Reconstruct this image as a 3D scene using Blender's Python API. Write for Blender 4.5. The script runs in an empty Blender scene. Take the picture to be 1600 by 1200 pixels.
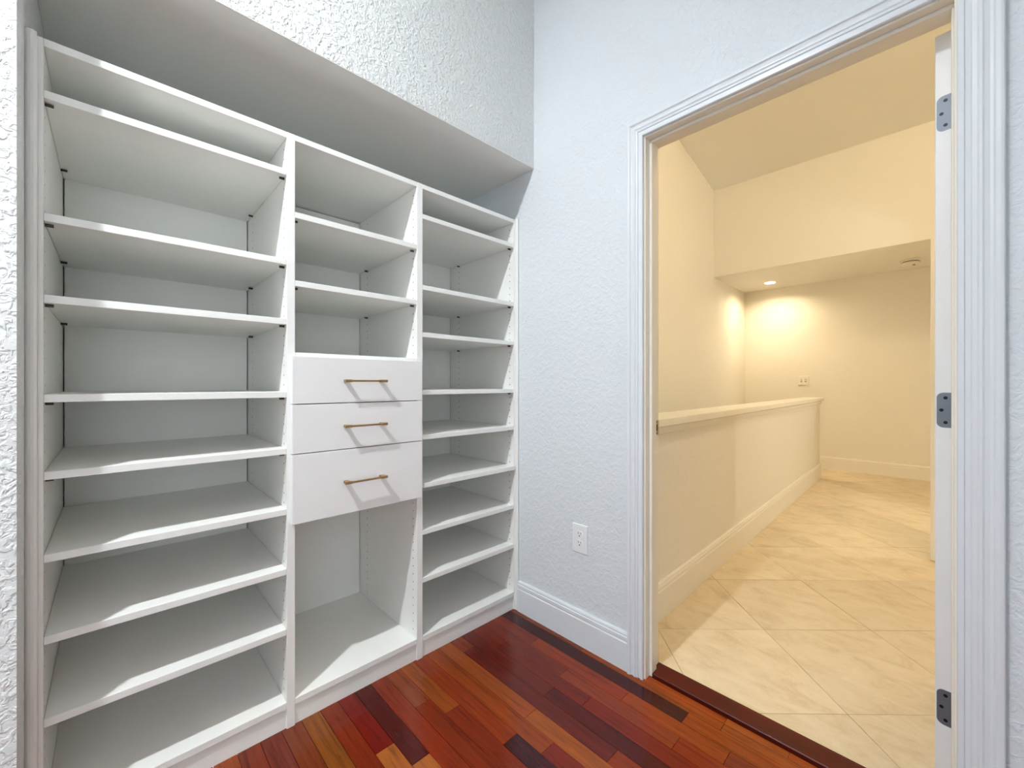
import bpy, bmesh, math, random
from mathutils import Vector, Matrix

random.seed(7)
scene = bpy.context.scene
COL = scene.collection
R = math.radians

# ------------------------------------------------------------------ camera
cam_data = bpy.data.cameras.new('camera')
cam_data.sensor_width = 36.0
cam_data.lens = 647.08 / 1600 * 36.0
cam_data.shift_x = -1.72 / 1600
cam_data.clip_start = 0.02
cam = bpy.data.objects.new('camera', cam_data)
cam.location = (1.462, -1.4386, 1.11)
cam.rotation_euler = (R(90), 0, R(45.93))
COL.objects.link(cam)
scene.camera = cam

# ------------------------------------------------------------------ world, exposure
world = bpy.data.worlds.new('world')
scene.world = world
world.use_nodes = True
world.node_tree.nodes['Background'].inputs[0].default_value = (0.86, 0.94, 1.0, 1)
world.node_tree.nodes['Background'].inputs[1].default_value = 4.6   # even sky, fill light through the added closet window
vs = scene.view_settings
vs.view_transform = 'Standard'
vs.look = 'None'
vs.exposure = 0.0
vs.gamma = 1.0
vs.use_curve_mapping = False

# lamp settings used by the lamp builders below
CLOSET_SPOT = (0.68, -2.18, 3.115)
CLOSET_POWER = 246.0
CLOSET_COLOR = (0.92, 0.97, 1.0)
HALL_COLOR = (1.0, 0.80, 0.53)
HALL_DOME = 140.0
HALL_DOWN = 500.0
CLOSET_GLOW = 330.0
SIDE_GLOW = 520.0
SIDE_COLOR = (1.0, 0.97, 0.84)
scene.cycles.diffuse_bounces = 8


# ------------------------------------------------------------------ materials
def new_mat(name):
    m = bpy.data.materials.new(name)
    m.use_nodes = True
    nt = m.node_tree
    return m, nt, nt.nodes['Principled BSDF']


def srgb(r, g, b):
    def f(c):
        c /= 255
        return c / 12.92 if c <= 0.04045 else ((c + 0.055) / 1.055) ** 2.4
    return (f(r), f(g), f(b), 1)


def plain(name, col, rough=0.5, metal=0.0, noise=0.02, coat=0.0):
    m, nt, b = new_mat(name)
    b.inputs['Roughness'].default_value = rough
    b.inputs['Metallic'].default_value = metal
    b.inputs['Coat Weight'].default_value = coat
    tc = nt.nodes.new('ShaderNodeTexCoord')
    nz = nt.nodes.new('ShaderNodeTexNoise')
    nz.inputs['Scale'].default_value = 9.0
    nz.inputs['Detail'].default_value = 4.0
    nt.links.new(tc.outputs['Object'], nz.inputs['Vector'])
    rp = nt.nodes.new('ShaderNodeValToRGB')
    rp.color_ramp.elements[0].position = 0.3
    rp.color_ramp.elements[1].position = 0.7
    rp.color_ramp.elements[0].color = tuple(c * (1 - noise) for c in col[:3]) + (1,)
    rp.color_ramp.elements[1].color = tuple(min(1, c * (1 + noise)) for c in col[:3]) + (1,)
    nt.links.new(nz.outputs['Fac'], rp.inputs['Fac'])
    nt.links.new(rp.outputs['Color'], b.inputs['Base Color'])
    return m


def wall_paint(name, col, strength=0.35, dist=0.004, scale=55.0, rough=0.55):
    """painted drywall with a knockdown texture"""
    m, nt, b = new_mat(name)
    b.inputs['Roughness'].default_value = rough
    b.inputs['Base Color'].default_value = col
    tc = nt.nodes.new('ShaderNodeTexCoord')
    n1 = nt.nodes.new('ShaderNodeTexNoise')
    n1.inputs['Scale'].default_value = scale
    n1.inputs['Detail'].default_value = 3.0
    n1.inputs['Distortion'].default_value = 0.9
    nt.links.new(tc.outputs['Object'], n1.inputs['Vector'])
    rp = nt.nodes.new('ShaderNodeValToRGB')
    rp.color_ramp.elements[0].position = 0.44
    rp.color_ramp.elements[1].position = 0.60
    nt.links.new(n1.outputs['Fac'], rp.inputs['Fac'])
    n2 = nt.nodes.new('ShaderNodeTexNoise')
    n2.inputs['Scale'].default_value = scale * 3.2
    n2.inputs['Detail'].default_value = 2.0
    nt.links.new(tc.outputs['Object'], n2.inputs['Vector'])
    mx = nt.nodes.new('ShaderNodeMath')
    mx.operation = 'MULTIPLY_ADD'
    mx.inputs[1].default_value = 0.22
    nt.links.new(n2.outputs['Fac'], mx.inputs[0])
    nt.links.new(rp.outputs['Color'], mx.inputs[2])
    bp_ = nt.nodes.new('ShaderNodeBump')
    bp_.inputs['Strength'].default_value = strength
    bp_.inputs['Distance'].default_value = dist
    nt.links.new(mx.outputs[0], bp_.inputs['Height'])
    nt.links.new(bp_.outputs['Normal'], b.inputs['Normal'])
    return m


def wood_mat(name, rough=0.16, coat=0.12):
    """varnished cherry: each board takes its object colour, with grain along X"""
    m, nt, b = new_mat(name)
    b.inputs['Roughness'].default_value = rough
    b.inputs['Specular IOR Level'].default_value = 0.28
    b.inputs['Coat Weight'].default_value = coat
    b.inputs['Coat Roughness'].default_value = 0.08
    oi = nt.nodes.new('ShaderNodeObjectInfo')
    tc = nt.nodes.new('ShaderNodeTexCoord')
    ad = nt.nodes.new('ShaderNodeVectorMath')
    ad.operation = 'MULTIPLY_ADD'
    cmb = nt.nodes.new('ShaderNodeCombineXYZ')
    for k, s in enumerate((17.0, 9.0, 5.0)):
        mm = nt.nodes.new('ShaderNodeMath')
        mm.operation = 'MULTIPLY'
        mm.inputs[1].default_value = s
        nt.links.new(oi.outputs['Random'], mm.inputs[0])
        nt.links.new(mm.outputs[0], cmb.inputs[k])
    nt.links.new(tc.outputs['Object'], ad.inputs[0])
    ad.inputs[1].default_value = (3.0, 42.0, 42.0)
    nt.links.new(cmb.outputs[0], ad.inputs[2])
    n1 = nt.nodes.new('ShaderNodeTexNoise')
    n1.inputs['Scale'].default_value = 1.6
    n1.inputs['Detail'].default_value = 6.0
    n1.inputs['Roughness'].default_value = 0.62
    n1.inputs['Distortion'].default_value = 0.7
    nt.links.new(ad.outputs[0], n1.inputs['Vector'])
    rp = nt.nodes.new('ShaderNodeValToRGB')
    rp.color_ramp.elements[0].position = 0.25
    rp.color_ramp.elements[0].color = (0.30, 0.24, 0.22, 1)
    rp.color_ramp.elements[1].position = 0.72
    rp.color_ramp.elements[1].color = (1.25, 1.2, 1.15, 1)
    e = rp.color_ramp.elements.new(0.44)
    e.color = (0.88, 0.85, 0.84, 1)
    nt.links.new(n1.outputs['Fac'], rp.inputs['Fac'])
    mx = nt.nodes.new('ShaderNodeMix')
    mx.data_type = 'RGBA'
    mx.blend_type = 'MULTIPLY'
    mx.inputs['Factor'].default_value = 0.9
    nt.links.new(oi.outputs['Color'], mx.inputs['A'])
    nt.links.new(rp.outputs['Color'], mx.inputs['B'])
    nt.links.new(mx.outputs['Result'], b.inputs['Base Color'])
    bmp = nt.nodes.new('ShaderNodeBump')
    bmp.inputs['Strength'].default_value = 0.06
    bmp.inputs['Distance'].default_value = 0.001
    nt.links.new(n1.outputs['Fac'], bmp.inputs['Height'])
    nt.links.new(bmp.outputs['Normal'], b.inputs['Normal'])
    return m


def stone_mat(name):
    """honed travertine, each tile shifted and tinted by its own random"""
    m, nt, b = new_mat(name)
    b.inputs['Roughness'].default_value = 0.42
    oi = nt.nodes.new('ShaderNodeObjectInfo')
    tc = nt.nodes.new('ShaderNodeTexCoord')
    mp = nt.nodes.new('ShaderNodeMapping')
    mp.inputs['Rotation'].default_value = (0, 0, R(28))
    mp.inputs['Scale'].default_value = (4.5, 8.0, 2.0)
    nt.links.new(tc.outputs['Object'], mp.inputs['Vector'])
    cmb = nt.nodes.new('ShaderNodeCombineXYZ')
    for k, s in enumerate((31.0, 13.0, 7.0)):
        mm = nt.nodes.new('ShaderNodeMath')
        mm.operation = 'MULTIPLY'
        mm.inputs[1].default_value = s
        nt.links.new(oi.outputs['Random'], mm.inputs[0])
        nt.links.new(mm.outputs[0], cmb.inputs[k])
    ad = nt.nodes.new('ShaderNodeVectorMath')
    nt.links.new(mp.outputs[0], ad.inputs[0])
    nt.links.new(cmb.outputs[0], ad.inputs[1])
    n1 = nt.nodes.new('ShaderNodeTexNoise')
    n1.inputs['Scale'].default_value = 1.3
    n1.inputs['Detail'].default_value = 9.0
    n1.inputs['Roughness'].default_value = 0.72
    n1.inputs['Distortion'].default_value = 0.6
    nt.links.new(ad.outputs[0], n1.inputs['Vector'])
    rp = nt.nodes.new('ShaderNodeValToRGB')
    cr = rp.color_ramp
    cr.elements[0].position = 0.28
    cr.elements[0].color = srgb(198, 177, 144)
    cr.elements[1].position = 0.75
    cr.elements[1].color = srgb(232, 218, 192)
    e = cr.elements.new(0.48)
    e.color = srgb(220, 202, 170)
    nt.links.new(n1.outputs['Fac'], rp.inputs['Fac'])
    hs = nt.nodes.new('ShaderNodeHueSaturation')
    mr = nt.nodes.new('ShaderNodeMapRange')
    mr.inputs['To Min'].default_value = 0.92
    mr.inputs['To Max'].default_value = 1.06
    nt.links.new(oi.outputs['Random'], mr.inputs['Value'])
    nt.links.new(mr.outputs[0], hs.inputs['Value'])
    nt.links.new(rp.outputs['Color'], hs.inputs['Color'])
    nt.links.new(hs.outputs['Color'], b.inputs['Base Color'])
    bmp = nt.nodes.new('ShaderNodeBump')
    bmp.inputs['Strength'].default_value = 0.12
    bmp.inputs['Distance'].default_value = 0.002
    nt.links.new(n1.outputs['Fac'], bmp.inputs['Height'])
    nt.links.new(bmp.outputs['Normal'], b.inputs['Normal'])
    return m


def emit_mat(name, col, strength):
    m = bpy.data.materials.new(name)
    m.use_nodes = True
    nt = m.node_tree
    nt.nodes.clear()
    out = nt.nodes.new('ShaderNodeOutputMaterial')
    em = nt.nodes.new('ShaderNodeEmission')
    em.inputs['Color'].default_value = tuple(col) + (1,)
    em.inputs['Strength'].default_value = strength
    nt.links.new(em.outputs[0], out.inputs['Surface'])
    return m


M = {}
M['wall'] = wall_paint('closet_wall_paint', srgb(220, 225, 229), 0.30, 0.004, 46)
M['niche_wall'] = wall_paint('niche_wall_paint', srgb(228, 230, 229), 0.5, 0.006, 62, 0.75)
M['hallwall'] = wall_paint('hall_wall_paint', srgb(238, 234, 224), 0.22, 0.003, 45)
M['ceil'] = wall_paint('ceiling_paint', srgb(238, 236, 230), 0.12, 0.002, 60)
M['soffit'] = wall_paint('smooth_wall_paint', srgb(240, 240, 235), 0.05, 0.002, 40)
M['trim'] = plain('trim_enamel', srgb(224, 228, 232), 0.3, noise=0.01)
M['halltrim'] = plain('hall_trim_enamel', srgb(240, 236, 226), 0.32, noise=0.01)
M['mel'] = plain('white_melamine', srgb(238, 238, 234), 0.38, noise=0.008)
M['mdf'] = plain('drawer_white', srgb(236, 235, 234), 0.3, noise=0.006)
M['dark'] = plain('dark_gap', srgb(40, 36, 30), 0.8)
M['pin'] = plain('pin_metal', srgb(70, 66, 60), 0.4, 0.6)
M['hole'] = plain('bore_hole', srgb(88, 90, 88), 0.8)
M['brass'] = plain('champagne_brass', srgb(172, 140, 98), 0.32, 0.9, 0.05)
M['steel'] = plain('satin_nickel', srgb(118, 124, 134), 0.5, 0.65, 0.03)
M['steeldark'] = plain('screw_dark', srgb(32, 32, 34), 0.4, 0.7)
M['plastic'] = plain('outlet_plastic', srgb(236, 238, 240), 0.3, noise=0.005)
M['slot'] = plain('outlet_slot', srgb(28, 28, 30), 0.6)
M['wood'] = wood_mat('cherry_board')
M['threshold'] = wood_mat('threshold_wood', 0.4, 0.0)
M['sub'] = plain('subfloor', srgb(38, 12, 6), 0.8)
M['grout'] = plain('grout', srgb(140, 116, 84), 0.9, noise=0.08)
M['stone'] = stone_mat('travertine')
M['door'] = plain('door_paint', srgb(232, 233, 234), 0.35, noise=0.006)

gm, gnt, gb = new_mat('fill_window_glass')
g_out = gnt.nodes['Material Output']
g_mix = gnt.nodes.new('ShaderNodeMixShader')
g_tr = gnt.nodes.new('ShaderNodeBsdfTransparent')
g_gl = gnt.nodes.new('ShaderNodeBsdfGlossy')
g_gl.inputs['Roughness'].default_value = 0.02
g_fr = gnt.nodes.new('ShaderNodeFresnel')
gnt.links.new(g_fr.outputs[0], g_mix.inputs[0])
gnt.links.new(g_tr.outputs[0], g_mix.inputs[1])
gnt.links.new(g_gl.outputs[0], g_mix.inputs[2])
gnt.links.new(g_mix.outputs[0], g_out.inputs['Surface'])
M['glass'] = gm

# ------------------------------------------------------------------ mesh helpers
def link(name, me, mat, parent=None):
    o = bpy.data.objects.new(name, me)
    COL.objects.link(o)
    if mat is not None and not me.materials:
        me.materials.append(mat)
    if parent is not None:
        o.parent = parent
    return o


def add_box(bm, x0, x1, y0, y1, z0, z1):
    v = [bm.verts.new(p) for p in ((x0, y0, z0), (x1, y0, z0), (x1, y1, z0), (x0, y1, z0),
                                   (x0, y0, z1), (x1, y0, z1), (x1, y1, z1), (x0, y1, z1))]
    for f in ((0, 3, 2, 1), (4, 5, 6, 7), (0, 1, 5, 4), (1, 2, 6, 5), (2, 3, 7, 6), (3, 0, 4, 7)):
        bm.faces.new([v[i] for i in f])
    return v


def finish(bm, name, mat, parent=None, smooth=False, bevel=0.0, seg=1):
    if bevel > 0:
        bmesh.ops.bevel(bm, geom=bm.edges[:], offset=bevel, segments=seg, affect='EDGES', profile=0.5)
    bmesh.ops.recalc_face_normals(bm, faces=bm.faces[:])
    me = bpy.data.meshes.new(name)
    bm.to_mesh(me)
    bm.free()
    if smooth:
        for p in me.polygons:
            p.use_smooth = True
    return link(name, me, mat, parent)


def boxes(name, lst, mat, parent=None, bevel=0.0, seg=1):
    bm = bmesh.new()
    for b in lst:
        add_box(bm, *b)
    return finish(bm, name, mat, parent, bevel=bevel, seg=seg)


def box(name, b, mat, parent=None, bevel=0.0, seg=1):
    return boxes(name, [b], mat, parent, bevel, seg)


def prism(name, pts, axis, a, b_, mat, parent=None):
    """extrude a closed 2D outline along an axis; pts are the two other axes in order"""
    bm = bmesh.new()

    def P(p, t):
        q = list(p)
        q.insert(axis, t)
        return q
    va = [bm.verts.new(P(p, a)) for p in pts]
    vb = [bm.verts.new(P(p, b_)) for p in pts]
    n = len(pts)
    bm.faces.new(va)
    bm.faces.new(list(reversed(vb)))
    for i in range(n):
        bm.faces.new((va[i], vb[i], vb[(i + 1) % n], va[(i + 1) % n]))
    return finish(bm, name, mat, parent)


def add_cyl(bm, c, axis, r, h, n=20, r2=None):
    """cylinder or cone frustum starting at c going h along the axis"""
    r2 = r if r2 is None else r2
    ax = Vector(axis).normalized()
    t = ax.orthogonal().normalized()
    s = ax.cross(t)
    c = Vector(c)
    a = [bm.verts.new(c + (t * math.cos(2 * math.pi * i / n) + s * math.sin(2 * math.pi * i / n)) * r) for i in range(n)]
    b = [bm.verts.new(c + ax * h + (t * math.cos(2 * math.pi * i / n) + s * math.sin(2 * math.pi * i / n)) * r2) for i in range(n)]
    bm.faces.new(list(reversed(a)))
    bm.faces.new(b)
    for i in range(n):
        bm.faces.new((a[i], a[(i + 1) % n], b[(i + 1) % n], b[i]))


def lathe(name, prof, c, mat, parent=None, n=32, smooth=True):
    """prof: list of (radius, z) round a vertical axis at c"""
    bm = bmesh.new()
    rings = []
    for r, z in prof:
        if r < 1e-6:
            rings.append([bm.verts.new((c[0], c[1], c[2] + z))])
        else:
            rings.append([bm.verts.new((c[0] + r * math.cos(2 * math.pi * i / n), c[1] + r * math.sin(2 * math.pi * i / n), c[2] + z)) for i in range(n)])
    for a, b in zip(rings, rings[1:]):
        for i in range(n):
            j = (i + 1) % n
            if len(a) == 1 and len(b) == 1:
                continue
            if len(a) == 1:
                bm.faces.new((a[0], b[i], b[j]))
            elif len(b) == 1:
                bm.faces.new((a[i], b[0], a[j]))
            else:
                bm.faces.new((a[i], b[i], b[j], a[j]))
    return finish(bm, name, mat, parent, smooth=smooth)


def empty(name, loc=(0, 0, 0)):
    o = bpy.data.objects.new(name, None)
    o.empty_display_size = 0.1
    o.location = loc
    COL.objects.link(o)
    return o


def tag(o, label, cat, group=None):
    o['label'] = label
    o['category'] = cat
    if group:
        o['group'] = group
    return o


def struct(o, label=None, cat=None):
    o['kind'] = 'structure'
    if label:
        o['label'] = label
        o['category'] = cat
    return o


# ------------------------------------------------------------------ dimensions (metres)
# cabinet face is x = 0, closet side of the door wall is y = 0
XW = 0.119          # face of the wall that carries the niche
YJ = -1.582         # left edge of the niche
ZS = 2.135          # underside of the wall above the niche
XB, YB, ZC = 2.70, -3.05, 3.22   # far sides and ceiling of the closet
WT = 0.104          # thickness of the door wall
OX0, OX1, OZ = 0.690, 1.4845, 2.036   # door opening
TZ = 0.012          # top of the hall tiles
HXL = -0.51         # left wall of the stairwell
HXR = 2.17          # right wall of the hall
HYB = 5.20          # back wall of the hall
HYS = 3.95          # face of the drop above the low hall ceiling
ZL = 2.44           # low hall ceiling
DEPTH = 0.531


def zslope(y):
    return 3.515 + 0.215 * (HYS - y)


# ------------------------------------------------------------------ closet shell
w = boxes('wall_left', [(-0.60, XW, YB, 0.0, ZS, ZC),
                        (-0.60, XW, YB, YJ, 0.0, ZS),
                        (-0.60, -0.56, YJ, 0.0, 0.0, ZS)], M['niche_wall'])
struct(w, 'white knockdown textured wall around and above the built-in shelves', 'wall')
s_ = box('soffit', (-0.56, XW - 0.0006, YJ + 0.001, -0.0005, ZS - 0.003, ZS + 0.001), M['soffit'], w)
w = boxes('wall_front', [(-0.60, OX0 - 0.02, 0.0, WT, -1.6, 4.5),
                         (OX1 + 0.02, XB, 0.0, WT, -0.05, 4.5),
                         (OX0 - 0.02, OX1 + 0.02, 0.0, WT, OZ + 0.02, 4.5)], M['wall'])
struct(w, 'white textured closet wall with the doorway and the power outlet', 'wall')
WY0, WY1, WZ0, WZ1 = -2.95, -1.65, 0.55, 2.10      # window added behind the camera to throw fill light on the shelves
w = boxes('wall_right', [(XB, XB + 0.1, YB - 0.1, WY0, 0, ZC), (XB, XB + 0.1, WY1, WT, 0, ZC),
                         (XB, XB + 0.1, WY0, WY1, 0, WZ0), (XB, XB + 0.1, WY0, WY1, WZ1, ZC)], M['wall'])
struct(w, 'white textured closet wall facing the built-in shelves', 'wall')
w = box('wall_back', (-0.60, XB, YB - 0.1, YB, 0, ZC), M['wall'])
struct(w, 'white textured closet wall facing the doorway', 'wall')
wn = boxes('fill_window', [(XB + 0.02, XB + 0.08, WY0, WY0 + 0.05, WZ0, WZ1), (XB + 0.02, XB + 0.08, WY1 - 0.05, WY1, WZ0, WZ1),
                        (XB + 0.02, XB + 0.08, WY0 + 0.05, WY1 - 0.05, WZ0, WZ0 + 0.05), (XB + 0.02, XB + 0.08, WY0 + 0.05, WY1 - 0.05, WZ1 - 0.05, WZ1),
                        (XB + 0.03, XB + 0.07, WY0 + 0.05, WY1 - 0.05, 1.305, 1.345)], M['trim'])
struct(wn, 'added white sash window for fill light in the closet wall facing the shelves', 'window')
box('pane', (XB + 0.048, XB + 0.052, WY0 + 0.05, WY1 - 0.05, WZ0 + 0.05, 1.305), M['glass'], wn)
box('pane', (XB + 0.048, XB + 0.052, WY0 + 0.05, WY1 - 0.05, 1.345, WZ1 - 0.05), M['glass'], wn)
pd = bpy.data.lights.new('fill_window_portal', 'AREA')  # guides the sky fill through the added window
pd.shape = 'RECTANGLE'
pd.size, pd.size_y = WZ1 - WZ0, WY1 - WY0
pd.cycles.is_portal = True
po_ = bpy.data.objects.new('fill_window_portal', pd)
po_.location = (XB + 0.09, (WY0 + WY1) / 2, (WZ0 + WZ1) / 2)
po_.rotation_euler = (0, R(90), 0)
COL.objects.link(po_)
po_.parent = wn
c = box('ceiling', (-0.60, XB + 0.1, YB - 0.1, 0.0, ZC, ZC + 0.1), M['ceil'])
struct(c, 'flat white closet ceiling', 'ceiling')

# ------------------------------------------------------------------ closet floor, board by board
fl = boxes('floor', [(-0.02, XB, YB, 0.0, -0.10, -0.0145),
                     (OX0 - 0.02, OX1 + 0.02, 0.0, 0.029, -0.10, -0.0145)], M['sub'])
struct(fl, 'glossy red cherry plank floor of the closet', 'floor')
PAL = [srgb(128, 44, 14), srgb(120, 38, 12), srgb(138, 54, 18), srgb(112, 30, 12), srgb(146, 64, 24),
       srgb(104, 26, 12), srgb(124, 40, 20), srgb(134, 58, 20), srgb(98, 22, 12), srgb(116, 42, 24)]
DARK, PURP, DRED, ORNG = srgb(62, 12, 14), srgb(58, 16, 24), srgb(82, 16, 12), srgb(156, 86, 40)
PITCH, Y0 = 0.0595, -0.0385
# boards that can be told apart in the photograph: row -> [(x start, x end, colour), ...]
KNOWN = {
    -1: [(-0.02, 0.42, srgb(118, 54, 30)), (0.42, 0.97, srgb(140, 60, 16)), (0.97, 1.62, srgb(146, 66, 18))],
    0: [(-0.02, 0.87, DARK), (0.87, 1.35, srgb(142, 60, 16))],
    1: [(-0.02, 0.24, srgb(116, 36, 22)), (0.24, 0.68, srgb(134, 48, 24)), (0.68, 1.02, srgb(142, 58, 20))],
    2: [(-0.02, 0.452, srgb(112, 34, 18)), (0.452, 0.892, srgb(128, 48, 24)), (0.892, 1.5, srgb(126, 40, 16))],
    3: [(-0.02, 0.16, srgb(110, 30, 14)), (0.16, 0.60, srgb(104, 26, 14)), (0.60, 1.1, srgb(112, 30, 16))],
    4: [(-0.02, 0.478, srgb(96, 24, 14)), (0.478, 1.15, srgb(76, 16, 10))],
    5: [(-0.02, 0.09, srgb(116, 40, 18)), (0.09, 0.78, srgb(92, 26, 20)), (0.78, 1.3, srgb(124, 44, 14))],
    6: [(-0.02, 0.50, srgb(136, 62, 24)), (0.50, 1.2, srgb(142, 70, 24))],
    7: [(-0.02, 0.628, srgb(132, 54, 16)), (0.628, 1.1, srgb(110, 30, 14))],
    8: [(-0.02, 0.525, srgb(126, 44, 14)), (0.525, 0.98, PURP)],
    9: [(-0.02, 0.303, srgb(134, 62, 24)), (0.303, 0.95, srgb(112, 34, 12))],
    10: [(-0.02, 0.21, srgb(124, 52, 24)), (0.21, 0.86, srgb(114, 36, 12))],
    11: [(-0.02, 0.72, srgb(120, 38, 16))],
    12: [(-0.02, 0.392, srgb(72, 12, 10)), (0.392, 0.9, ORNG)],
    13: [(-0.02, 0.284, srgb(108, 18, 10)), (0.284, 0.7, ORNG)],
    14: [(-0.02, 0.8, srgb(114, 36, 14))],
    15: [(-0.02, 0.55, srgb(124, 66, 26))],
    16: [(-0.02, 0.7, srgb(110, 46, 26))],
    17: [(-0.02, 0.4, srgb(104, 38, 28))],
}
k = -1
while True:
    ya = Y0 - PITCH * k
    yb = ya - PITCH
    if k == -1:
        ya = -0.0015
    if yb < YB:
        yb = YB
    segs = list(KNOWN.get(k, []))
    x = segs[-1][1] if segs else -0.02
    first = not segs
    while x < XB - 0.05:
        L = random.uniform(0.35, 0.95)
        if first:
            L = random.uniform(0.15, 0.9)
            first = False
        x2 = min(x + L, XB)
        if XB - x2 < 0.15:
            x2 = XB
        segs.append((x, x2, random.choice(PAL + [DRED])))
        x = x2
    for (xa, xb2, col) in segs:
        g = 0.0007
        L, W = (xb2 - xa) / 2 - g, (ya - yb) / 2 - g
        bm = bmesh.new()
        add_box(bm, -L, L, -W, W, -0.014, 0.0)
        pl = finish(bm, 'plank', M['wood'], fl)
        pl.location = ((xa + xb2) / 2, (ya + yb) / 2, random.uniform(-0.0003, 0.0))
        pl.color = (col[0] * 0.88, col[1] * 0.92, col[2] * 0.72, 1)
    if yb <= YB:
        break
    k += 1
# the last board running into the doorway, up to the threshold
for xa, xb2, col in ((OX0 - 0.018, 0.969, srgb(140, 60, 16)), (0.969, 1.146, srgb(146, 70, 22)), (1.146, OX1 + 0.018, srgb(142, 64, 18))):
    bm = bmesh.new()
    L = (xb2 - xa) / 2 - 0.0005
    add_box(bm, -L, L, -0.0140, 0.0140, -0.014, 0.0)
    pl = finish(bm, 'plank', M['wood'], fl)
    pl.location = ((xa + xb2) / 2, 0.0135, 0)
    pl.color = col

# ------------------------------------------------------------------ threshold between wood and tile
th = prism('trim_1', [(0.0325, -0.012), (0.0325, 0.0105), (0.0345, 0.0125), (0.096, 0.0155), (0.107, 0.0155), (0.107, -0.012)], 0,
           OX0 - 0.015, OX1 + 0.012, M['threshold'])
th.color = srgb(76, 14, 5)
struct(th, 'dark red wooden threshold strip between cherry planks and travertine tiles', 'threshold')

# ------------------------------------------------------------------ hall floor, tile by tile
HW0, HW1 = Vector((0.548, WT)), Vector((0.468, 4.55))     # face line of the half wall
hf = boxes('floor', [(0.36, HXR, WT + 0.003, HYB, -0.15, TZ - 0.0035),
                     (HXL, 0.36, 4.40, HYB, -0.15, TZ - 0.0035),
                     (HXR, 4.40, 1.30, HYB, -0.15, TZ - 0.0035)], M['grout'])
struct(hf, 'beige travertine tile floor of the hall laid on the diagonal', 'floor')


def clip(poly, inside, cut):
    out = []
    for i in range(len(poly)):
        a, b = poly[i], poly[(i + 1) % len(poly)]
        ia, ib = inside(a), inside(b)
        if ia:
            out.append(a)
        if ia != ib:
            out.append(cut(a, b))
    return out


def clip_half(poly, n, d):
    """keep n.p >= d"""
    n = Vector(n)
    return clip(poly, lambda p: n.dot(p) >= d, lambda a, b: a + (b - a) * ((d - n.dot(a)) / n.dot(b - a)))


E1, E2, N0 = Vector((0.3330, -0.3385)), Vector((0.3335, 0.3350)), Vector((0.913, 0.656))
rects = [(0.40, 2.165, WT + 0.0045, 4.40), (-0.50, 2.165, 4.4005, HYB - 0.005), (2.1655, 3.6, 1.35, HYB - 0.005)]
for i in range(-14, 15):
    for j in range(-14, 15):
        base = N0 + E1 * i + E2 * j
        g = 0.0011
        d1, d2 = E1.normalized() * g, E2.normalized() * g
        sq = [base + d1 + d2, base + E1 - d1 + d2, base + E1 + E2 - d1 - d2, base + E2 + d1 - d2]
        for (xa, xb2, ya, yb) in rects[:]:
            p = sq
            for n, d in (((1, 0), xa), ((-1, 0), -xb2), ((0, 1), ya), ((0, -1), -yb)):
                if p:
                    p = clip_half(p, n, d)
            if len(p) < 3:
                continue
            cx = sum((q for q in p), Vector((0, 0))) / len(p)
            area = 0.5 * abs(sum(p[a].x * p[(a + 1) % len(p)].y - p[(a + 1) % len(p)].x * p[a].y for a in range(len(p))))
            if area < 4e-4:
                continue
            bm = bmesh.new()
            vt = [bm.verts.new((q.x - cx.x, q.y - cx.y, 0)) for q in p]
            vb = [bm.verts.new((q.x - cx.x, q.y - cx.y, -0.010)) for q in p]
            bm.faces.new(vt)
            bm.faces.new(list(reversed(vb)))
            for a in range(len(p)):
                b2 = (a + 1) % len(p)
                bm.faces.new((vt[a], vb[a], vb[b2], vt[b2]))
            t = finish(bm, 'tile', M['stone'], hf)
            t.location = (cx.x, cx.y, TZ + random.uniform(-0.0005, 0.0004))

# ------------------------------------------------------------------ hall shell
wl = prism('wall_hall_left', [(HXL + 0.055, WT), (HXL - 0.018, HYB + 0.1), (HXL - 0.15, HYB + 0.1), (HXL - 0.15, WT)], 2, -1.6, 4.5, M['hallwall'])
struct(wl, 'cream lit stairwell wall on the far side of the half wall', 'wall')
wb = box('wall_hall_back', (HXL - 0.15, 4.5, HYB, HYB + 0.12, -0.15, 4.5), M['hallwall'])
struct(wb, 'cream end wall of the hall with the double light switch', 'wall')
wd = boxes('wall_hall_upper', [(HXL - 0.10, HXR, HYS, HYS + 0.10, ZL, 4.5), (HXL - 0.10, HXR, HYS + 0.10, HYB, ZL + 0.10, 4.5)], M['hallwall'])
struct(wd, 'cream wall drop above the low hall ceiling', 'wall')
# low ceiling, with the round hole for the recessed light cut as a ring
DLX, DLY, DLR = -0.099, 4.765, 0.062
bm = bmesh.new()
n = 32
xa, xb2, ya, yb = HXL - 0.10, HXR, HYS + 0.099, HYB
ring = [bm.verts.new((DLX + DLR * math.cos(2 * math.pi * i / n), DLY + DLR * math.sin(2 * math.pi * i / n), ZL)) for i in range(n)]
up = [bm.verts.new((v.co.x, v.co.y, ZL + 0.099)) for v in ring]


def edge_pt(a):
    dx, dy = math.cos(a), math.sin(a)
    t = min(((xb2 - DLX) / dx if dx > 1e-9 else 1e9), ((xa - DLX) / dx if dx < -1e-9 else 1e9),
            ((yb - DLY) / dy if dy > 1e-9 else 1e9), ((ya - DLY) / dy if dy < -1e-9 else 1e9))
    return (DLX + dx * t, DLY + dy * t)


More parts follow.
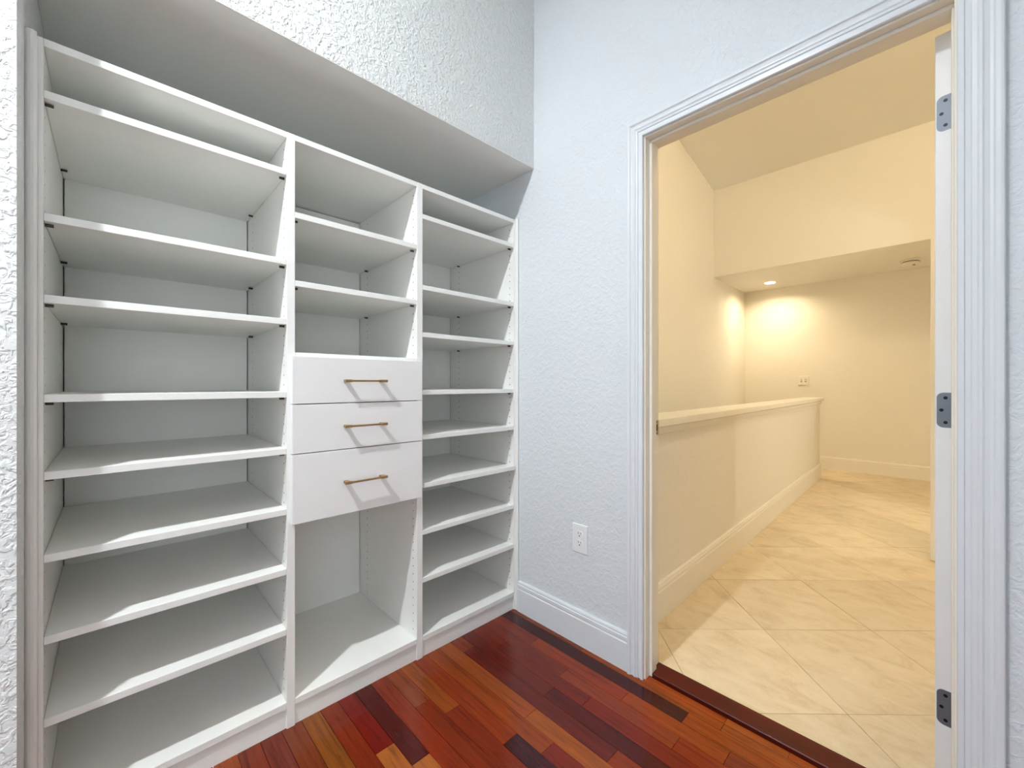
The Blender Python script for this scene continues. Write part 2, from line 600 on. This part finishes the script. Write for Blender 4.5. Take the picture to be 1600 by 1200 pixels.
angs = [2 * math.pi * i / n for i in range(n)]
outer = [bm.verts.new((*edge_pt(a), ZL)) for a in angs]
corners = [(xb2, yb), (xa, yb), (xa, ya), (xb2, ya)]
ca = [(math.atan2(q[1] - DLY, q[0] - DLX) % (2 * math.pi), q) for q in corners]
for i in range(n):
    j = (i + 1) % n
    a0, a1 = angs[i], angs[i] + 2 * math.pi / n
    mid = [bm.verts.new((q[0], q[1], ZL)) for (a, q) in sorted(ca) if a0 < a < a1]
    bm.faces.new([ring[i], outer[i]] + mid + [outer[j], ring[j]])
    bm.faces.new((ring[i], ring[j], up[j], up[i]))
bm.faces.new(up)
lc = finish(bm, 'ceiling', M['ceil'])
struct(lc, 'low cream hall ceiling holding the recessed light and smoke detector', 'ceiling')
sl = prism('ceiling', [(WT, zslope(WT)), (HYS + 0.02, zslope(HYS + 0.02)), (HYS + 0.02, 4.55), (WT, 4.55)], 0, HXL - 0.15, HXR, M['ceil'])
struct(sl, 'sloping cream hall ceiling high above the half wall', 'ceiling')
SOY0, SOY1 = 2.215, 3.467
wr = boxes('wall_hall_right', [(HXR, HXR + 0.11, WT, SOY0, -0.15, 4.5), (HXR, HXR + 0.11, SOY1, HYB, -0.15, 4.5),
                               (HXR, HXR + 0.11, SOY0, SOY1, 2.06, 4.5)], M['hallwall'])
struct(wr, 'cream hall wall with the opening to the side room', 'wall')
ws = boxes('wall_side', [(4.40, 4.50, 1.20, HYB, -0.15, 2.6), (HXR + 0.11, 4.40, 1.20, 1.30, -0.15, 2.6)], M['hallwall'])
struct(ws, 'cream walls of the side room off the hall', 'wall')
cs = box('ceiling', (HXR + 0.11, 4.5, 1.20, HYB, 2.52, 2.6), M['ceil'])
struct(cs, 'flat ceiling of the side room off the hall', 'ceiling')

# half wall along the stairwell
ang = math.atan2(HW1.y - HW0.y, HW1.x - HW0.x) - math.pi / 2
hl = (HW1 - HW0).length


def half(name, b, mat, parent, bevel=0.0):
    o = box(name, b, mat, parent, bevel)
    return o


hw = box('wall_half', (-0.115, 0.0, 0.0, hl, -1.55, 0.885), M['hallwall'])
hw.location = (HW0.x, HW0.y + 0.001, 0)
hw.rotation_euler = (0, 0, ang)
struct(hw, 'cream textured half wall with a painted wooden cap beside the stairwell', 'half wall')
box('cap_rail', (-0.155, 0.036, -0.0, hl + 0.038, 0.914, 0.951), M['halltrim'], hw, 0.003)
prism('cap_moulding', [(0.0, 0.878), (0.013, 0.878), (0.016, 0.881), (0.016, 0.908), (0.0125, 0.910), (0.0125, 0.9135), (0.0, 0.9135)], 1, 0.0, hl + 0.02, M['halltrim'], hw)
box('cap_moulding', (-0.115, 0.0, hl, hl + 0.02, 0.878, 0.9135), M['halltrim'], hw)
box('cap_moulding', (-0.136, -0.115, 0.0, hl + 0.02, 0.878, 0.9135), M['halltrim'], hw)
box('wall_plinth', (-0.114, -0.001, 0.0, hl - 0.001, 0.884, 0.914), M['halltrim'], hw)

box('landing_light_block', (HXL - 0.1, 0.30, 4.40, 4.45, -1.60, -0.151), M['hallwall'], wb)  # unseen, added under the landing to block stray sky light
# floor of the stairwell, below
sf = box('floor', (HXL - 0.1, 0.42, WT, 4.40, -1.60, -1.50), M['grout'])
struct(sf, 'beige floor at the foot of the stairwell', 'floor')


# ------------------------------------------------------------------ baseboards
def bb_profile(h):
    return [(0, 0), (0.0150, 0), (0.0150, h - 0.038), (0.0115, h - 0.035), (0.0115, h - 0.032), (0.0140, h - 0.029), (0.0140, h - 0.016),
            (0.0105, h - 0.0135), (0.0105, h - 0.011), (0.0118, h - 0.008), (0.0095, h - 0.002), (0.006, h), (0, h)]


b = prism('baseboard_front', [(-p, z) for p, z in bb_profile(0.146)], 0, 0.022, 0.6235, M['trim'])
struct(b, 'white moulded baseboard between the built-in shelves and the door casing', 'baseboard')
b = prism('baseboard_front', [(-p, z) for p, z in bb_profile(0.146)], 0, 1.5515, XB - 0.001, M['trim'])
struct(b, 'white moulded baseboard on the hinge side of the door casing', 'baseboard')
b = prism('baseboard_left', [(XW + p, z) for p, z in bb_profile(0.146)], 1, YB + 0.001, YJ, M['trim'])
b.data.transform(Matrix.Identity(4))
struct(b, 'white moulded baseboard on the wall before the niche', 'baseboard')
b = prism('baseboard_half', [(p, z) for p, z in bb_profile(0.17)], 1, 0.0, hl + 0.014, M['halltrim'])
b.location = (HW0.x, HW0.y + 0.001, TZ)
b.rotation_euler = (0, 0, ang)
struct(b, 'cream moulded baseboard along the foot of the half wall', 'baseboard')
b = prism('baseboard_half', [(-p, z) for p, z in bb_profile(0.17)], 0, -0.115, 0.0, M['halltrim'])
# end of the half wall, turned to face the back wall
b.data.transform(Matrix.Rotation(math.pi, 4, 'Z'))
b.data.transform(Matrix.Translation((-0.115, hl + 0.0, 0)))
b.location = (HW0.x, HW0.y + 0.001, TZ)
b.rotation_euler = (0, 0, ang)
struct(b, 'cream moulded baseboard across the free end of the half wall', 'baseboard')
b = prism('baseboard_back', [(HYB - p, z + TZ) for p, z in bb_profile(0.16)], 0, HXL, HXR - 0.001, M['halltrim'])
struct(b, 'cream moulded baseboard along the end wall of the hall', 'baseboard')

# ------------------------------------------------------------------ door jamb, stop, strike plate
jamb = boxes('trim_2', [(OX0 - 0.019, OX0, 0.0005, WT - 0.0005, 0.0, OZ + 0.019),
                        (OX1, OX1 + 0.019, 0.0005, WT - 0.0005, 0.0, OZ + 0.019),
                        (OX0, OX1, 0.0005, WT - 0.0005, OZ, OZ + 0.019)], M['halltrim'])
struct(jamb, 'white door jamb lining the closet doorway', 'door frame')
SY0, SY1, SP = 0.030, 0.067, 0.0105
box('door_stop', (OX0, OX0 + SP, SY0, SY1, 0.0, OZ - SP), M['halltrim'], jamb, 0.0015)
box('door_stop', (OX1 - SP + 0.006, OX1, SY0, SY1, 0.0, OZ - SP), M['halltrim'], jamb, 0.0015)
box('door_stop', (OX0, OX1, SY0, SY1, OZ - SP, OZ), M['halltrim'], jamb, 0.0015)
M['strike'] = plain('strike_brass', srgb(196, 168, 130), 0.45, 0.35, 0.03)
sp = boxes('strike_plate', [(OX0, OX0 + 0.0015, 0.074, 0.081, 0.911, 0.969), (OX0, OX0 + 0.0015, 0.094, 0.1035, 0.911, 0.969),
                            (OX0, OX0 + 0.0015, 0.081, 0.094, 0.911, 0.927), (OX0, OX0 + 0.0015, 0.081, 0.094, 0.953, 0.969)], M['strike'], jamb)
sp['label'] = 'brass strike plate with latch hole'
box('latch_hole', (OX0 - 0.0005, OX0 + 0.0006, 0.081, 0.094, 0.927, 0.953), M['slot'], sp)
for z in (0.9185, 0.9615):
    bm = bmesh.new()
    add_cyl(bm, (OX0 + 0.001, 0.0875, z), (1, 0, 0), 0.0035, 0.001, 12)
    finish(bm, 'screw', M['steeldark'], sp)

# ------------------------------------------------------------------ moulded casing, mitred at the head
CP = [(0, 0), (0, 0.0095), (0.002, 0.0120), (0.0095, 0.0125), (0.0115, 0.0095), (0.0185, 0.0095), (0.0205, 0.0130), (0.0270, 0.0140),
      (0.0295, 0.0165), (0.0335, 0.0170), (0.0365, 0.0145), (0.0435, 0.0135), (0.0475, 0.0150), (0.0505, 0.0190), (0.0565, 0.0200),
      (0.0605, 0.0195), (0.0625, 0.0165), (0.0625, 0)]
CI0, CI1, CZ = OX0 - 0.005, OX1 + 0.0035, OZ + 0.005


def casing(leg, y, sgn, parent, mat):
    """leg: 0 latch side, 1 head, 2 hinge side; runs on the plane y, proud towards sgn"""
    bm = bmesh.new()
    A, B = [], []
    for w_, t in CP:
        yy = y + sgn * t
        if leg == 0:
            A.append(bm.verts.new((CI0 - w_, yy, 0.0)))
            B.append(bm.verts.new((CI0 - w_, yy, CZ + w_)))
        elif leg == 2:
            ww = w_ * 0.074 / 0.0625 if sgn < 0 else w_
            A.append(bm.verts.new((CI1 + ww, yy, 0.0)))
            B.append(bm.verts.new((CI1 + ww, yy, CZ + w_)))
        else:
            ww = w_ * 0.074 / 0.0625 if sgn < 0 else w_
            A.append(bm.verts.new((CI0 - w_, yy, CZ + w_)))
            B.append(bm.verts.new((CI1 + ww, yy, CZ + w_)))
    n = len(CP)
    bm.faces.new(A)
    bm.faces.new(list(reversed(B)))
    for i in range(n):
        j = (i + 1) % n
        bm.faces.new((A[i], B[i], B[j], A[j]))
    return finish(bm, 'casing', mat, parent)


cs_ = empty('trim_3', ((OX0 + OX1) / 2, 0, 0))
struct(cs_, 'white fluted door casing around the closet doorway', 'door casing')
for leg in (0, 1, 2):
    o = casing(leg, 0.0, -1, cs_, M['trim'])
    o.matrix_parent_inverse = Matrix.Translation(cs_.location).inverted()
cs2 = empty('trim_4', ((OX0 + OX1) / 2, WT, 0))
struct(cs2, 'cream moulded casing on the hall side of the closet doorway', 'door casing')
for leg in (1, 2):
    o = casing(leg, WT, 1, cs2, M['halltrim'])
    o.matrix_parent_inverse = Matrix.Translation(cs2.location).inverted()


# ------------------------------------------------------------------ doors
def make_door(name, w_, h, t, label, mat, hinges=(), knob=True):
    """slab runs from the hinge edge at local x = 0 along +x; faces are y = 0 and y = t"""
    d = box(name, (0, w_, 0, t, 0, h), mat, None, 0.0015)
    struct(d, label, 'door')
    cols = ((0.11, w_ / 2 - 0.05), (w_ / 2 + 0.05, w_ - 0.11))
    rows = ((0.22, 0.80), (0.98, 1.58), (1.69, h - 0.11))
    for xa, xb_ in cols:
        for za, zb in rows:
            for y0, s in ((0.0, -1), (t, 1)):
                bm = bmesh.new()
                o1 = [(xa, za), (xb_, za), (xb_, zb), (xa, zb)]
                o2 = [(xa + 0.02, za + 0.02), (xb_ - 0.02, za + 0.02), (xb_ - 0.02, zb - 0.02), (xa + 0.02, zb - 0.02)]
                va = [bm.verts.new((p[0], y0 - s * 0.0005, p[1])) for p in o1]
                vb_ = [bm.verts.new((p[0], y0 + s * 0.005, p[1])) for p in o2]
                bm.faces.new(vb_)
                bm.faces.new(list(reversed(va)))
                for i in range(4):
                    j = (i + 1) % 4
                    bm.faces.new((va[i], va[j], vb_[j], vb_[i]))
                finish(bm, 'panel', mat, d)
    for z in hinges:
        # leaf with rounded corners let into the hinge edge (x = 0), knuckle outside the far corner
        bm = bmesh.new()
        hh, r = 0.0455, 0.013
        yb0, yb1 = -0.009, t - 0.0035
        pts = []
        for cy_, cz, a0 in ((yb1 - r, z + hh - r, 0), (yb1 - r, z - hh + r, -90)):
            seq = range(0, 91, 15)
            for a in seq:
                aa = R(90 - a + a0) if a0 == 0 else R(0 - a)
                pts.append((cy_ + r * math.cos(aa), cz + r * math.sin(aa)))
        pts += [(yb0, z - hh), (yb0, z + hh)]
        A = [bm.verts.new((-0.0012, p[0], p[1])) for p in pts]
        B = [bm.verts.new((0.0008, p[0], p[1])) for p in pts]
        bm.faces.new(A)
        bm.faces.new(list(reversed(B)))
        for i in range(len(pts)):
            j = (i + 1) % len(pts)
            bm.faces.new((A[i], A[j], B[j], B[i]))
        add_cyl(bm, (-0.004, yb0 - 0.004, z - hh), (0, 0, 1), 0.0055, 2 * hh, 16)
        hg = finish(bm, 'hinge', M['steel'], d)
        hg['label'] = 'satin metal butt hinge with rounded corners'
        for dy, dz in ((yb1 - 0.0165, 0.032), (yb1 - 0.009, 0.0), (yb1 - 0.0165, -0.032)):
            bm = bmesh.new()
            add_cyl(bm, (-0.0009, dy, z + dz), (-1, 0, 0), 0.0042, 0.0008, 14)
            finish(bm, 'screw', M['steeldark'], hg)
    if knob:
        for s, y0 in ((-1, 0.0), (1, t)):
            bm = bmesh.new()
            add_cyl(bm, (w_ - 0.065, y0, 0.93), (0, s, 0), 0.030, 0.008, 24)
            add_cyl(bm, (w_ - 0.065, y0 + s * 0.008, 0.93), (0, s, 0), 0.010, 0.026, 16)
            add_cyl(bm, (w_ - 0.065, y0 + s * 0.034, 0.93), (0, s, 0), 0.019, 0.010, 24, 0.027)
            add_cyl(bm, (w_ - 0.065, y0 + s * 0.044, 0.93), (0, s, 0), 0.027, 0.014, 24, 0.016)
            finish(bm, 'door_knob', M['brass'], d)
    return d


d1 = make_door('door_1', 0.775, 2.008, 0.031, 'white closet door swung open into the hall with three metal hinges', M['door'],
               hinges=(1.815 - 0.017, 1.042 - 0.017, 0.268 - 0.017))
# hinge edge faces the closet: local +x points into the hall, local +y towards the opening
d1.location = (1.4815, 0.116, 0.017)
d1.rotation_euler = (0, 0, R(90 - 9))
d2 = make_door('door_2', 0.745, 2.00, 0.035, 'cream hall door standing open beyond the closet door', M['halltrim'], knob=False)
d2.location = (HXR - 0.008, SOY0 + 0.012, TZ + 0.012)
d2.rotation_euler = (0, 0, R(180))

# ------------------------------------------------------------------ built-in closet organizer
org = empty('closet_organizer', (0.0, -0.79, 0.0))
tag(org, 'white built-in closet organizer with open shelves and three drawers set into the niche', 'shelving')
OI = Matrix.Translation(org.location).inverted()


def opart(o):
    o.matrix_parent_inverse = OI
    return o


YP = [(-1.5745, -1.5545), (-1.0355, -1.0110), (-0.5600, -0.5340), (-0.0176, -0.0012)]   # upright panels
HTOP = 1.921
T = 0.019
XR = -DEPTH
uprights = []
for (ya, yb) in YP:
    p = opart(box('side_panel', (XR - 0.02, 0.0, ya, yb, 0.0, HTOP), M['mel'], org, 0.0008))
    uprights.append(p)
# backs, standing a few millimetres clear of the panels so that the joints read as dark lines
for a in range(3):
    ya, yb = YP[a][1], YP[a + 1][0]
    opart(box('back_panel', (XR - 0.012, XR, ya + 0.004, yb - 0.004, 0.072, HTOP - T - 0.005), M['mel'], org))
# bore holes for the shelf pins in the upright faces
HP = 0.032
for idx, (ya, yb) in enumerate(YP):
    bm = bmesh.new()
    for side in (0, 1):
        if (idx == 0 and side == 0) or (idx == 3 and side == 1):
            continue
        yy = ya - 0.0002 if side == 0 else yb + 0.0002
        for xx in (-0.030, -0.449):
            z = 0.115
            while z < HTOP - 0.03:
                bad = idx in (1, 2) and ((idx == 1 and side == 1) or (idx == 2 and side == 0)) and 0.66 < z < 1.2
                if not bad:
                    n = 8
                    vs_ = [bm.verts.new((xx + 0.0027 * math.cos(2 * math.pi * q / n), yy, z + 0.0027 * math.sin(2 * math.pi * q / n))) for q in range(n)]
                    bm.faces.new(vs_)
                z += HP
    if len(bm.verts):
        o = finish(bm, 'pin_holes', M['hole'], uprights[idx])
        o['kind'] = 'stuff'

PIN = None


def shelf(sec, ztop, xf=0.0, fixed=False, th_=T, pins=True):
    global PIN
    ya, yb = YP[sec][1] + 0.0006, YP[sec + 1][0] - 0.0006
    s = opart(box('shelf', (XR + 0.002, xf, ya, yb, ztop - th_, ztop), M['mel'], org, 0.0008))
    if pins:
        for yy, sg in ((ya, 1), (yb, -1)):
            for xx in (-0.026, -0.445):
                if PIN is None:
                    bm = bmesh.new()
                    add_cyl(bm, (0, -0.007, 0), (0, 1, 0), 0.0036, 0.014, 10)
                    bmesh.ops.recalc_face_normals(bm, faces=bm.faces[:])
                    PIN = bpy.data.meshes.new('shelf_pin')
                    bm.to_mesh(PIN)
                    bm.free()
                    PIN.materials.append(M['pin'])
                q = bpy.data.objects.new('shelf_pin', PIN)
                COL.objects.link(q)
                q.parent = s
                q.matrix_parent_inverse = OI
                q.location = (xx, yy + sg * 0.0072, ztop - th_ - 0.0036)
                q.matrix_parent_inverse = Matrix.Identity(4)
    return s


SIDEZ = [1.800, 1.512, 1.320, 1.0855, 0.903, 0.7085, 0.516, 0.322]
for sec in (0, 2):
    opart(box('top_panel', (XR - 0.012, 0.0, YP[sec][1] + 0.0004, YP[sec + 1][0] - 0.0004, HTOP - T, HTOP - 0.0002), M['mel'], org, 0.0008))
    for i, z in enumerate(SIDEZ):
        xf = 0.010 if (sec == 2 and i == 5) else 0.0
        s = shelf(sec, z, xf)
    opart(box('bottom_panel', (XR - 0.012, 0.0, YP[sec][1] + 0.0004, YP[sec + 1][0] - 0.0004, 0.066, 0.086), M['mel'], org, 0.0008))
opart(box('top_panel', (XR - 0.012, 0.0, YP[1][1] + 0.0004, YP[2][0] - 0.0004, HTOP - T, HTOP - 0.0002), M['mel'], org, 0.0008))
shelf(1, 1.6705)
shelf(1, 1.448)
shelf(1, 1.213, pins=False)
opart(box('bottom_panel', (XR - 0.012, 0.0, YP[1][1] + 0.0004, YP[2][0] - 0.0004, 0.066, 0.0865), M['mel'], org, 0.0008))
# toe board, set back a little under the uprights, and scribe mouldings against the walls
opart(box('toe_board', (-0.017, -0.0065, YP[0][1] + 0.0004, YP[3][0] - 0.0004, 0.0, 0.0655), M['mel'], org))
for (ya, yb) in ((YJ + 0.0004, -1.5635), (-0.0135, -0.0005)):
    m_ = (ya + yb) / 2
    opart(prism('scribe_moulding', [(0.0005, ya), (0.014, ya), (0.018, ya + 0.25 * (yb - ya)), (0.019, m_), (0.018, ya + 0.75 * (yb - ya)), (0.014, yb), (0.0005, yb)],
                2, 0.0, HTOP, M['mel'], org))

# drawers with bar handles
DY0, DY1 = -1.0245, -0.5480
HY0, HY1 = -0.866, -0.711
for (za, zb, hz) in ((1.0455, 1.200, 1.121), (0.8845, 1.0425, 0.964), (0.6580, 0.8815, 0.770)):
    dr = opart(box('drawer', (0.0012, 0.0195, DY0, DY1, za, zb), M['mdf'], org, 0.0008))
    bx = opart(boxes('drawer_box', [(-0.48, 0.0008, YP[1][1] + 0.012, YP[1][1] + 0.024, za + 0.02, zb - 0.03),
                                    (-0.48, 0.0008, YP[2][0] - 0.024, YP[2][0] - 0.012, za + 0.02, zb - 0.03),
                                    (-0.48, -0.468, YP[1][1] + 0.024, YP[2][0] - 0.024, za + 0.02, zb - 0.03),
                                    (-0.468, 0.0008, YP[1][1] + 0.024, YP[2][0] - 0.024, za + 0.02, za + 0.028)], M['mel'], dr))
    bx.matrix_parent_inverse = Matrix.Identity(4)
    bm = bmesh.new()
    XH = 0.046
    add_box(bm, XH - 0.0035, XH + 0.0035, HY0, HY1, hz - 0.0032, hz + 0.0032)
    add_box(bm, XH - 0.0042, XH + 0.0042, HY0 - 0.0005, HY0 + 0.024, hz - 0.0045, hz + 0.0045)
    add_box(bm, XH - 0.0042, XH + 0.0042, HY1 - 0.024, HY1 + 0.0005, hz - 0.0045, hz + 0.0045)
    for yc in (HY0 + 0.012, HY1 - 0.012):
        add_box(bm, 0.0190, XH - 0.003, yc - 0.0075, yc + 0.0075, hz - 0.0045, hz + 0.0045)
    h_ = finish(bm, 'handle', M['brass'], dr, bevel=0.0010)
    h_.matrix_parent_inverse = Matrix.Identity(4)
    h_['label'] = 'slim champagne brass bar handle'


# ------------------------------------------------------------------ power outlet on the closet wall
po = empty('power_outlet', (0.3905, 0.0, 0.45))
tag(po, 'white duplex power outlet on the closet wall beside the door casing', 'outlet')


def plate(name, wx, wz, t, parent, mat, b=0.0025):
    return box(name, (-wx / 2, wx / 2, -t, 0.0, -wz / 2, wz / 2), mat, parent, b)


plate('cover_plate', 0.078, 0.122, 0.0065, po, M['plastic'])
for zc in (0.0195, -0.0195):
    bm = bmesh.new()
    pts = []
    for i in range(24):
        a = 2 * math.pi * i / 24
        pts.append((0.017 * math.cos(a), max(-0.0135, min(0.0135, 0.017 * math.sin(a)))))
    A = [bm.verts.new((p[0], -0.0082, zc + p[1])) for p in pts]
    B = [bm.verts.new((p[0], -0.005, zc + p[1])) for p in pts]
    bm.faces.new(A)
    bm.faces.new(list(reversed(B)))
    for i in range(24):
        j = (i + 1) % 24
        bm.faces.new((A[i], A[j], B[j], B[i]))
    rc = finish(bm, 'receptacle', M['plastic'], po)
    box('slot', (-0.0075, -0.0052, -0.0086, -0.0080, zc + 0.0005, zc + 0.0095), M['slot'], rc)
    box('slot', (0.0052, 0.0075, -0.0086, -0.0080, zc + 0.0010, zc + 0.0085), M['slot'], rc)
    bm = bmesh.new()
    add_cyl(bm, (0, -0.0080, zc - 0.0068), (0, -1, 0), 0.0028, 0.0006, 14)
    finish(bm, 'ground_hole', M['slot'], rc)
bm = bmesh.new()
add_cyl(bm, (0, -0.0062, 0), (0, -1, 0), 0.003, 0.0012, 14)
finish(bm, 'screw', M['plastic'], po)

M['vent2'] = plain('switch_recess', srgb(178, 150, 112), 0.6)
# double light switch on the end wall of the hall
sw = empty('light_switch', (0.185, HYB, 1.156))
tag(sw, 'cream double light switch on the end wall above the half wall', 'switch')
plate('cover_plate', 0.118, 0.116, 0.011, sw, M['halltrim'])
for xc in (-0.0235, 0.0235):
    tg = box('toggle', (xc - 0.0055, xc + 0.0055, -0.022, -0.010, -0.008, 0.014), M['halltrim'], sw, 0.0015)
    box('toggle_frame', (xc - 0.0085, xc + 0.0085, -0.0118, -0.009, -0.020, 0.020), M['vent2'], sw)

# smoke detector on the low ceiling
sd = empty('smoke_detector', (1.236, 4.725, ZL))
tag(sd, 'round cream smoke detector on the low hall ceiling', 'smoke detector')
lathe('base_ring', [(0.0, 0.0), (0.086, 0.0), (0.086, -0.012), (0.080, -0.016), (0.0, -0.016)], (0, 0, 0), M['halltrim'], sd)
M['vent'] = plain('detector_vent', srgb(120, 98, 66), 0.7)
lathe('vent_band', [(0.0, -0.015), (0.066, -0.015), (0.066, -0.027), (0.0, -0.027)], (0, 0, 0), M['vent'], sd)
lathe('cover', [(0.0, -0.026), (0.076, -0.026), (0.073, -0.040), (0.052, -0.050), (0.0, -0.053)], (0, 0, 0), M['halltrim'], sd)
lathe('test_button', [(0.0, -0.050), (0.012, -0.050), (0.012, -0.056), (0.0, -0.057)], (0.026, 0.0, 0), M['vent'], sd, 16)

# recessed light in the low ceiling
dl = empty('recessed_light', (DLX, DLY, ZL))
tag(dl, 'round recessed downlight glowing in the low hall ceiling', 'light')
lathe('trim_ring', [(0.060, 0.030), (0.060, -0.001), (0.064, -0.005), (0.082, -0.003), (0.084, 0.0), (0.0615, 0.0005), (0.0615, 0.030)], (0, 0, 0), M['halltrim'], dl)
lathe('lens', [(0.0, 0.026), (0.0585, 0.026), (0.0585, 0.032), (0.0, 0.032)], (0, 0, 0), emit_mat('downlight_glow', HALL_COLOR, HALL_DOWN), dl)

# dome lamp under the sloping ceiling of the hall (above the view through the doorway)
hx, hy = 1.80, 1.40
hd = empty('ceiling_lamp', (hx, hy, zslope(hy) - 0.02))
tag(hd, 'round glowing dome lamp under the sloping hall ceiling', 'lamp')
lathe('canopy', [(0.0, 0.05), (0.17, 0.05), (0.17, -0.02), (0.0, -0.02)], (0, 0, 0), M['halltrim'], hd)
lathe('lamp_shade', [(0.155, -0.02), (0.15, -0.05), (0.125, -0.085), (0.08, -0.108), (0.0, -0.118)], (0, 0, 0), emit_mat('dome_glow', HALL_COLOR, HALL_DOME), hd)

# floor lamp of the side room: its light crosses the hall floor and the half wall
sr = empty('floor_lamp', (2.66, 3.23, TZ))
tag(sr, 'slim floor lamp with a glowing globe in the side room', 'lamp')
lathe('base', [(0.0, 0.0), (0.13, 0.0), (0.13, 0.012), (0.11, 0.022), (0.02, 0.028), (0.0, 0.028)], (0, 0, 0.001), M['steel'], sr)
lathe('pole', [(0.0, 0.026), (0.011, 0.026), (0.011, 1.66), (0.0, 1.66)], (0, 0, 0), M['steel'], sr, 16)
lathe('socket', [(0.0, 1.65), (0.022, 1.65), (0.026, 1.69), (0.0, 1.69)], (0, 0, 0), M['steel'], sr, 20)
lathe('globe', [(0.0, 1.688)] + [(0.048 * math.sin(R(a)), 1.735 - 0.048 * math.cos(R(a))) for a in range(20, 180, 20)] + [(0.0, 1.783)], (0, 0, 0), emit_mat('globe_glow', SIDE_COLOR, SIDE_GLOW), sr)

# small cylinder downlight on the closet ceiling (above the frame): it casts the sharp shelf shadows
bx_, by_, bz_ = CLOSET_SPOT
cl = empty('ceiling_lamp', (bx_, by_, ZC))
tag(cl, 'small white cylinder downlight on the closet ceiling near the built-in shelves', 'lamp')
zb_ = bz_ - ZC
lathe('housing', [(0.0, 0.0), (0.055, 0.0), (0.055, zb_ + 0.008), (0.048, zb_ + 0.008), (0.048, zb_ + 0.012), (0.0, zb_ + 0.012)], (0, 0, 0), M['plastic'], cl)
lathe('lens', [(0.0, zb_ + 0.012), (0.047, zb_ + 0.012), (0.047, zb_ - 0.018), (0.040, zb_ - 0.026), (0.0, zb_ - 0.028)], (0, 0, 0), emit_mat('closet_lens_glow', CLOSET_COLOR, CLOSET_GLOW), cl)
ld = bpy.data.lights.new('closet_lamp_light', 'SPOT')
ld.energy = CLOSET_POWER
ld.color = CLOSET_COLOR
ld.shadow_soft_size = 0.028
ld.spot_size = R(180)
ld.spot_blend = 1.0
lo = bpy.data.objects.new('closet_lamp_light', ld)
COL.objects.link(lo)
lo.parent = cl
lo.location = (0, 0, zb_ - 0.058)
lo.rotation_euler = (0, R(28), 0)     # aimed a little at the shelves
